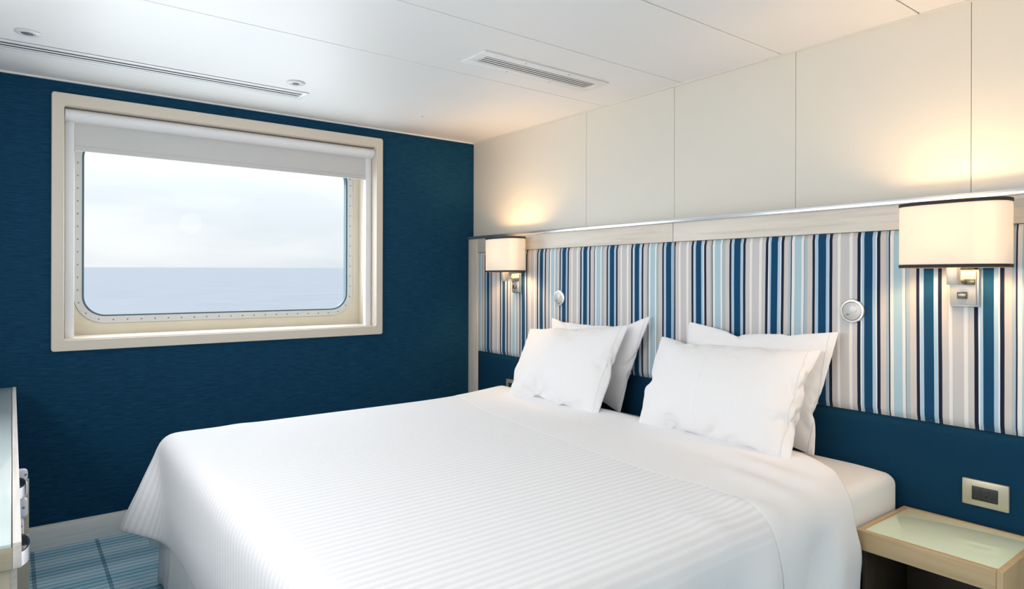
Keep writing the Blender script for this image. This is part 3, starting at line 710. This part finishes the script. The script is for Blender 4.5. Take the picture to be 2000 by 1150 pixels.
for a, b_, cy in ((dy0+.036, -1.83, -2.08), (-1.828, -1.30, -1.645)):
    dr = dbx('drawer', (dx-.03, a, .60), (dx-.006, b_, dz-.047), M['desk_y'])
    bm = bmesh.new(); pts = []                    # D-shaped strap pull
    for i in range(17):
        th = R(180*i/16); pts.append((dx-.006+.016*math.sin(th), cy-.052*math.cos(th)))
    prev = None
    for x, y in pts:
        k = (x-(dx-.006)); nx_, ny_ = (k, (y-cy)*.4); L = math.hypot(nx_, ny_) or 1; nx_ /= L; ny_ /= L
        q = [bm.verts.new(p) for p in ((x, y, .700), (x+.003*nx_, y+.003*ny_, .700), (x+.003*nx_, y+.003*ny_, .725), (x, y, .725))]
        if prev:
            for e in range(4): bm.faces.new((prev[e], prev[(e+1) % 4], q[(e+1) % 4], q[e]))
        prev = q
    hh = fin(bm, 'drawer_pull', M['chrome'], dr); off(hh, DL)
# rack with folded cloth beyond the desk
rk = thing('magazine_rack', (-2.45, -.80, 0), 'narrow ash rack standing past the desk, low front and tall back', 'rack'); RL = rk.location.copy()
def rbx(name, a, b_, mat): return off(box(name, a, b_, mat, rk, bevel=.001), RL)


rbx('back_panel', (-2.62, -.80, 0), (-2.370, -.788, .520), M['desk_z'])
rbx('front_panel', (-2.62, -.872, 0), (-2.370, -.860, .352), M['desk_z'])
rbx('side_panel', (-2.382, -.860, 0), (-2.370, -.80, .30), M['desk_z'])
rbx('side_panel', (-2.62, -.860, 0), (-2.608, -.80, .30), M['desk_z'])
rbx('base_board', (-2.608, -.860, .10), (-2.382, -.80, .112), M['desk_z'])
m, t, b = pmat('white_cloth_with_blue_flecks', (.8, .8, .85), .8)
v = coords(t, (1, 1, 1)); vo = N(t, 'ShaderNodeTexVoronoi', Scale=60.0); t.links.new(v, vo.inputs['Vector'])
c = ramp(t, vo.outputs['Distance'], [(.0, (.12, .14, .30)), (.22, (.22, .24, .42)), (.34, (.80, .80, .86))]); t.links.new(c, b.inputs['Base Color'])
bm = bmesh.new()
for k, (za, zb, yb) in enumerate(((.115, .40, -.806), (.405, .470, -.812), (.474, .525, -.808), (.528, .566, -.815))):
    addbox(bm, (-2.595, -.856, za), (-2.384+.010*(k > 0), yb, zb))
bmesh.ops.bevel(bm, geom=list(bm.edges), offset=.012, segments=3, affect='EDGES', profile=.5)
o = fin(bm, 'folded_cloth', m, smooth=True); tag(o, 'white cloth with small blue flecks, folded and standing in the rack by the desk', 'cloth')

# ------------------------------------------------------------------ ceiling fittings
sl = thing('linear_air_slot', (-2.1, -.42, H), 'long white linear air slot in the ceiling along the window wall', 'air vent'); SLL = sl.location.copy()
def sbx(name, a, b_, mat, par=None, bevel=.0008): return off(box(name, a, b_, mat, par or sl, bevel=bevel), SLL)
sx0, sx1 = XL+.05, -1.285
sbx('backing', (sx0, -.462, H-.002), (sx1-.01, -.372, H-.0005), M['dark_gap'])
for ya, yb in ((-.485, -.452), (-.436, -.420), (-.404, -.388), (-.382, -.350)): sbx('rail', (sx0, ya, H-.0032), (sx1, yb, H-.0020), M['plastic'])
sbx('end_piece', (sx1-.022, -.485, H-.0052), (sx1, -.350, H-.001), M['plastic'])
gr = thing('air_grille', (-.63, -1.42, H), 'rectangular white slatted air grille in the ceiling above the bed', 'air vent'); GL = gr.location.copy()
def gbx(name, a, b_, mat, bevel=.0008): return off(box(name, a, b_, mat, gr, bevel=bevel), GL)
gx0, gx1, gy0, gy1 = -.960, -.268, -1.490, -1.325
gbx('backing', (gx0+.03, -1.452, H-.0045), (gx1-.03, -1.362, H-.003), M['dark_gap'])
for a, b_ in (((gx0, gy0), (gx1, -1.446)), ((gx0, -1.370), (gx1, gy1)), ((gx0, -1.4458), (gx0+.044, -1.3702)), ((gx1-.044, -1.4458), (gx1, -1.3702))):
    gbx('frame', (a[0], a[1], H-.006), (b_[0], b_[1], H-.0005), M['ceiling'], .0015)
for k in range(4):
    y = -1.4458+.0756*(k+.5)/4+.0095*0; gbx('slat', (gx0+.044, y-.0050, H-.0060), (gx1-.044, y+.0050, H-.0048), M['ceiling'])
for x in (-.74, -.50):
    for y in (-1.475, -1.345): gbx('screw', (x-.003, y-.003, H-.0070), (x+.003, y+.003, H-.006), M['screw'])
def disc(name, x, y, label, cat, lens, dark):
    s = thing(name, (x, y, H), label, cat)
    def lz(nm, prof, mat):
        o = lathe_x(nm, prof, (0, 0, 0), mat, s, 36); o.data.transform(Matrix.Rotation(R(-90), 4, 'Y')); return o
    # profile along -z after the turn
    lz('bezel', [(.040, -.0005), (.040, -.003), (.036, -.006), (.024, -.0065), (.022, -.004)], M['ringw'])
    lz('lens', [(.022, -.003), (.020, -.0055), (0, -.0065)], lens)
    if dark: lz('aperture', [(.0155, -.0052), (.015, -.0075), (0, -.0075)], M['black'])
    return s
disc('downlight', -2.374, -.618, 'small round white ceiling downlight, unlit, above the desk end', 'downlight', M['satin'], False)
disc('ceiling_sensor', -1.393, -.613, 'small round ceiling fitting with a dark centre near the air slot', 'sensor', M['plastic'], True)
# unseen ceiling lamps added as fill in the cabin's rear half
M['fill_lampglass'] = emis('lit_opal_fill_glass', (1, .95, .88), 3.0)
for x, y, wh_ in ((-.75, -4.3, 'nearer the headboard wall'), (-2.2, -4.3, 'nearer the desk wall')):
    s = thing('ceiling_fill_lamp', (x, y, H), 'round opal fill lamp added unseen on the rear ceiling, '+wh_, 'ceiling lamp', 'added rear fill lamps')
    for nm, prof, mt in (('bezel', [(.17, -.0005), (.17, -.02), (.155, -.025)], M['plastic']), ('opal_glass', [(.155, -.025), (.14, -.06), (.09, -.08), (0, -.088)], M['fill_lampglass'])):
        o = lathe_x(nm, prof, (0, 0, 0), mt, s, 36); o.data.transform(Matrix.Rotation(R(-90), 4, 'Y'))
    l = bpy.data.lights.new('fill_lamp_light', 'POINT'); l.energy = CEIL_FILL_W; l.color = (1, .95, .88); l.shadow_soft_size = .12
    lo = bpy.data.objects.new('fill_lamp_light', l); COL.objects.link(lo); lo.parent = s; lo.location = (0, 0, -.25)

# unseen fill light added on the left wall to brighten the bed foot
ml = thing('left_fill_light', (XL, -2.0, 1.30), 'long opal fill light added unseen on the left wall above the desk', 'wall lamp'); MLL = ml.location.copy()
off(box('back_plate', (XL, -2.97, 1.14), (XL+.03, -1.03, 1.46), M['plastic'], ml, bevel=.004), MLL)
M['fill_cover'] = emis('lit_opal_fill_cover', (1, 1, 1), 2.0)
off(box('opal_cover', (XL+.03, -2.95, 1.16), (XL+.075, -1.05, 1.44), M['fill_cover'], ml, bevel=.012), MLL)
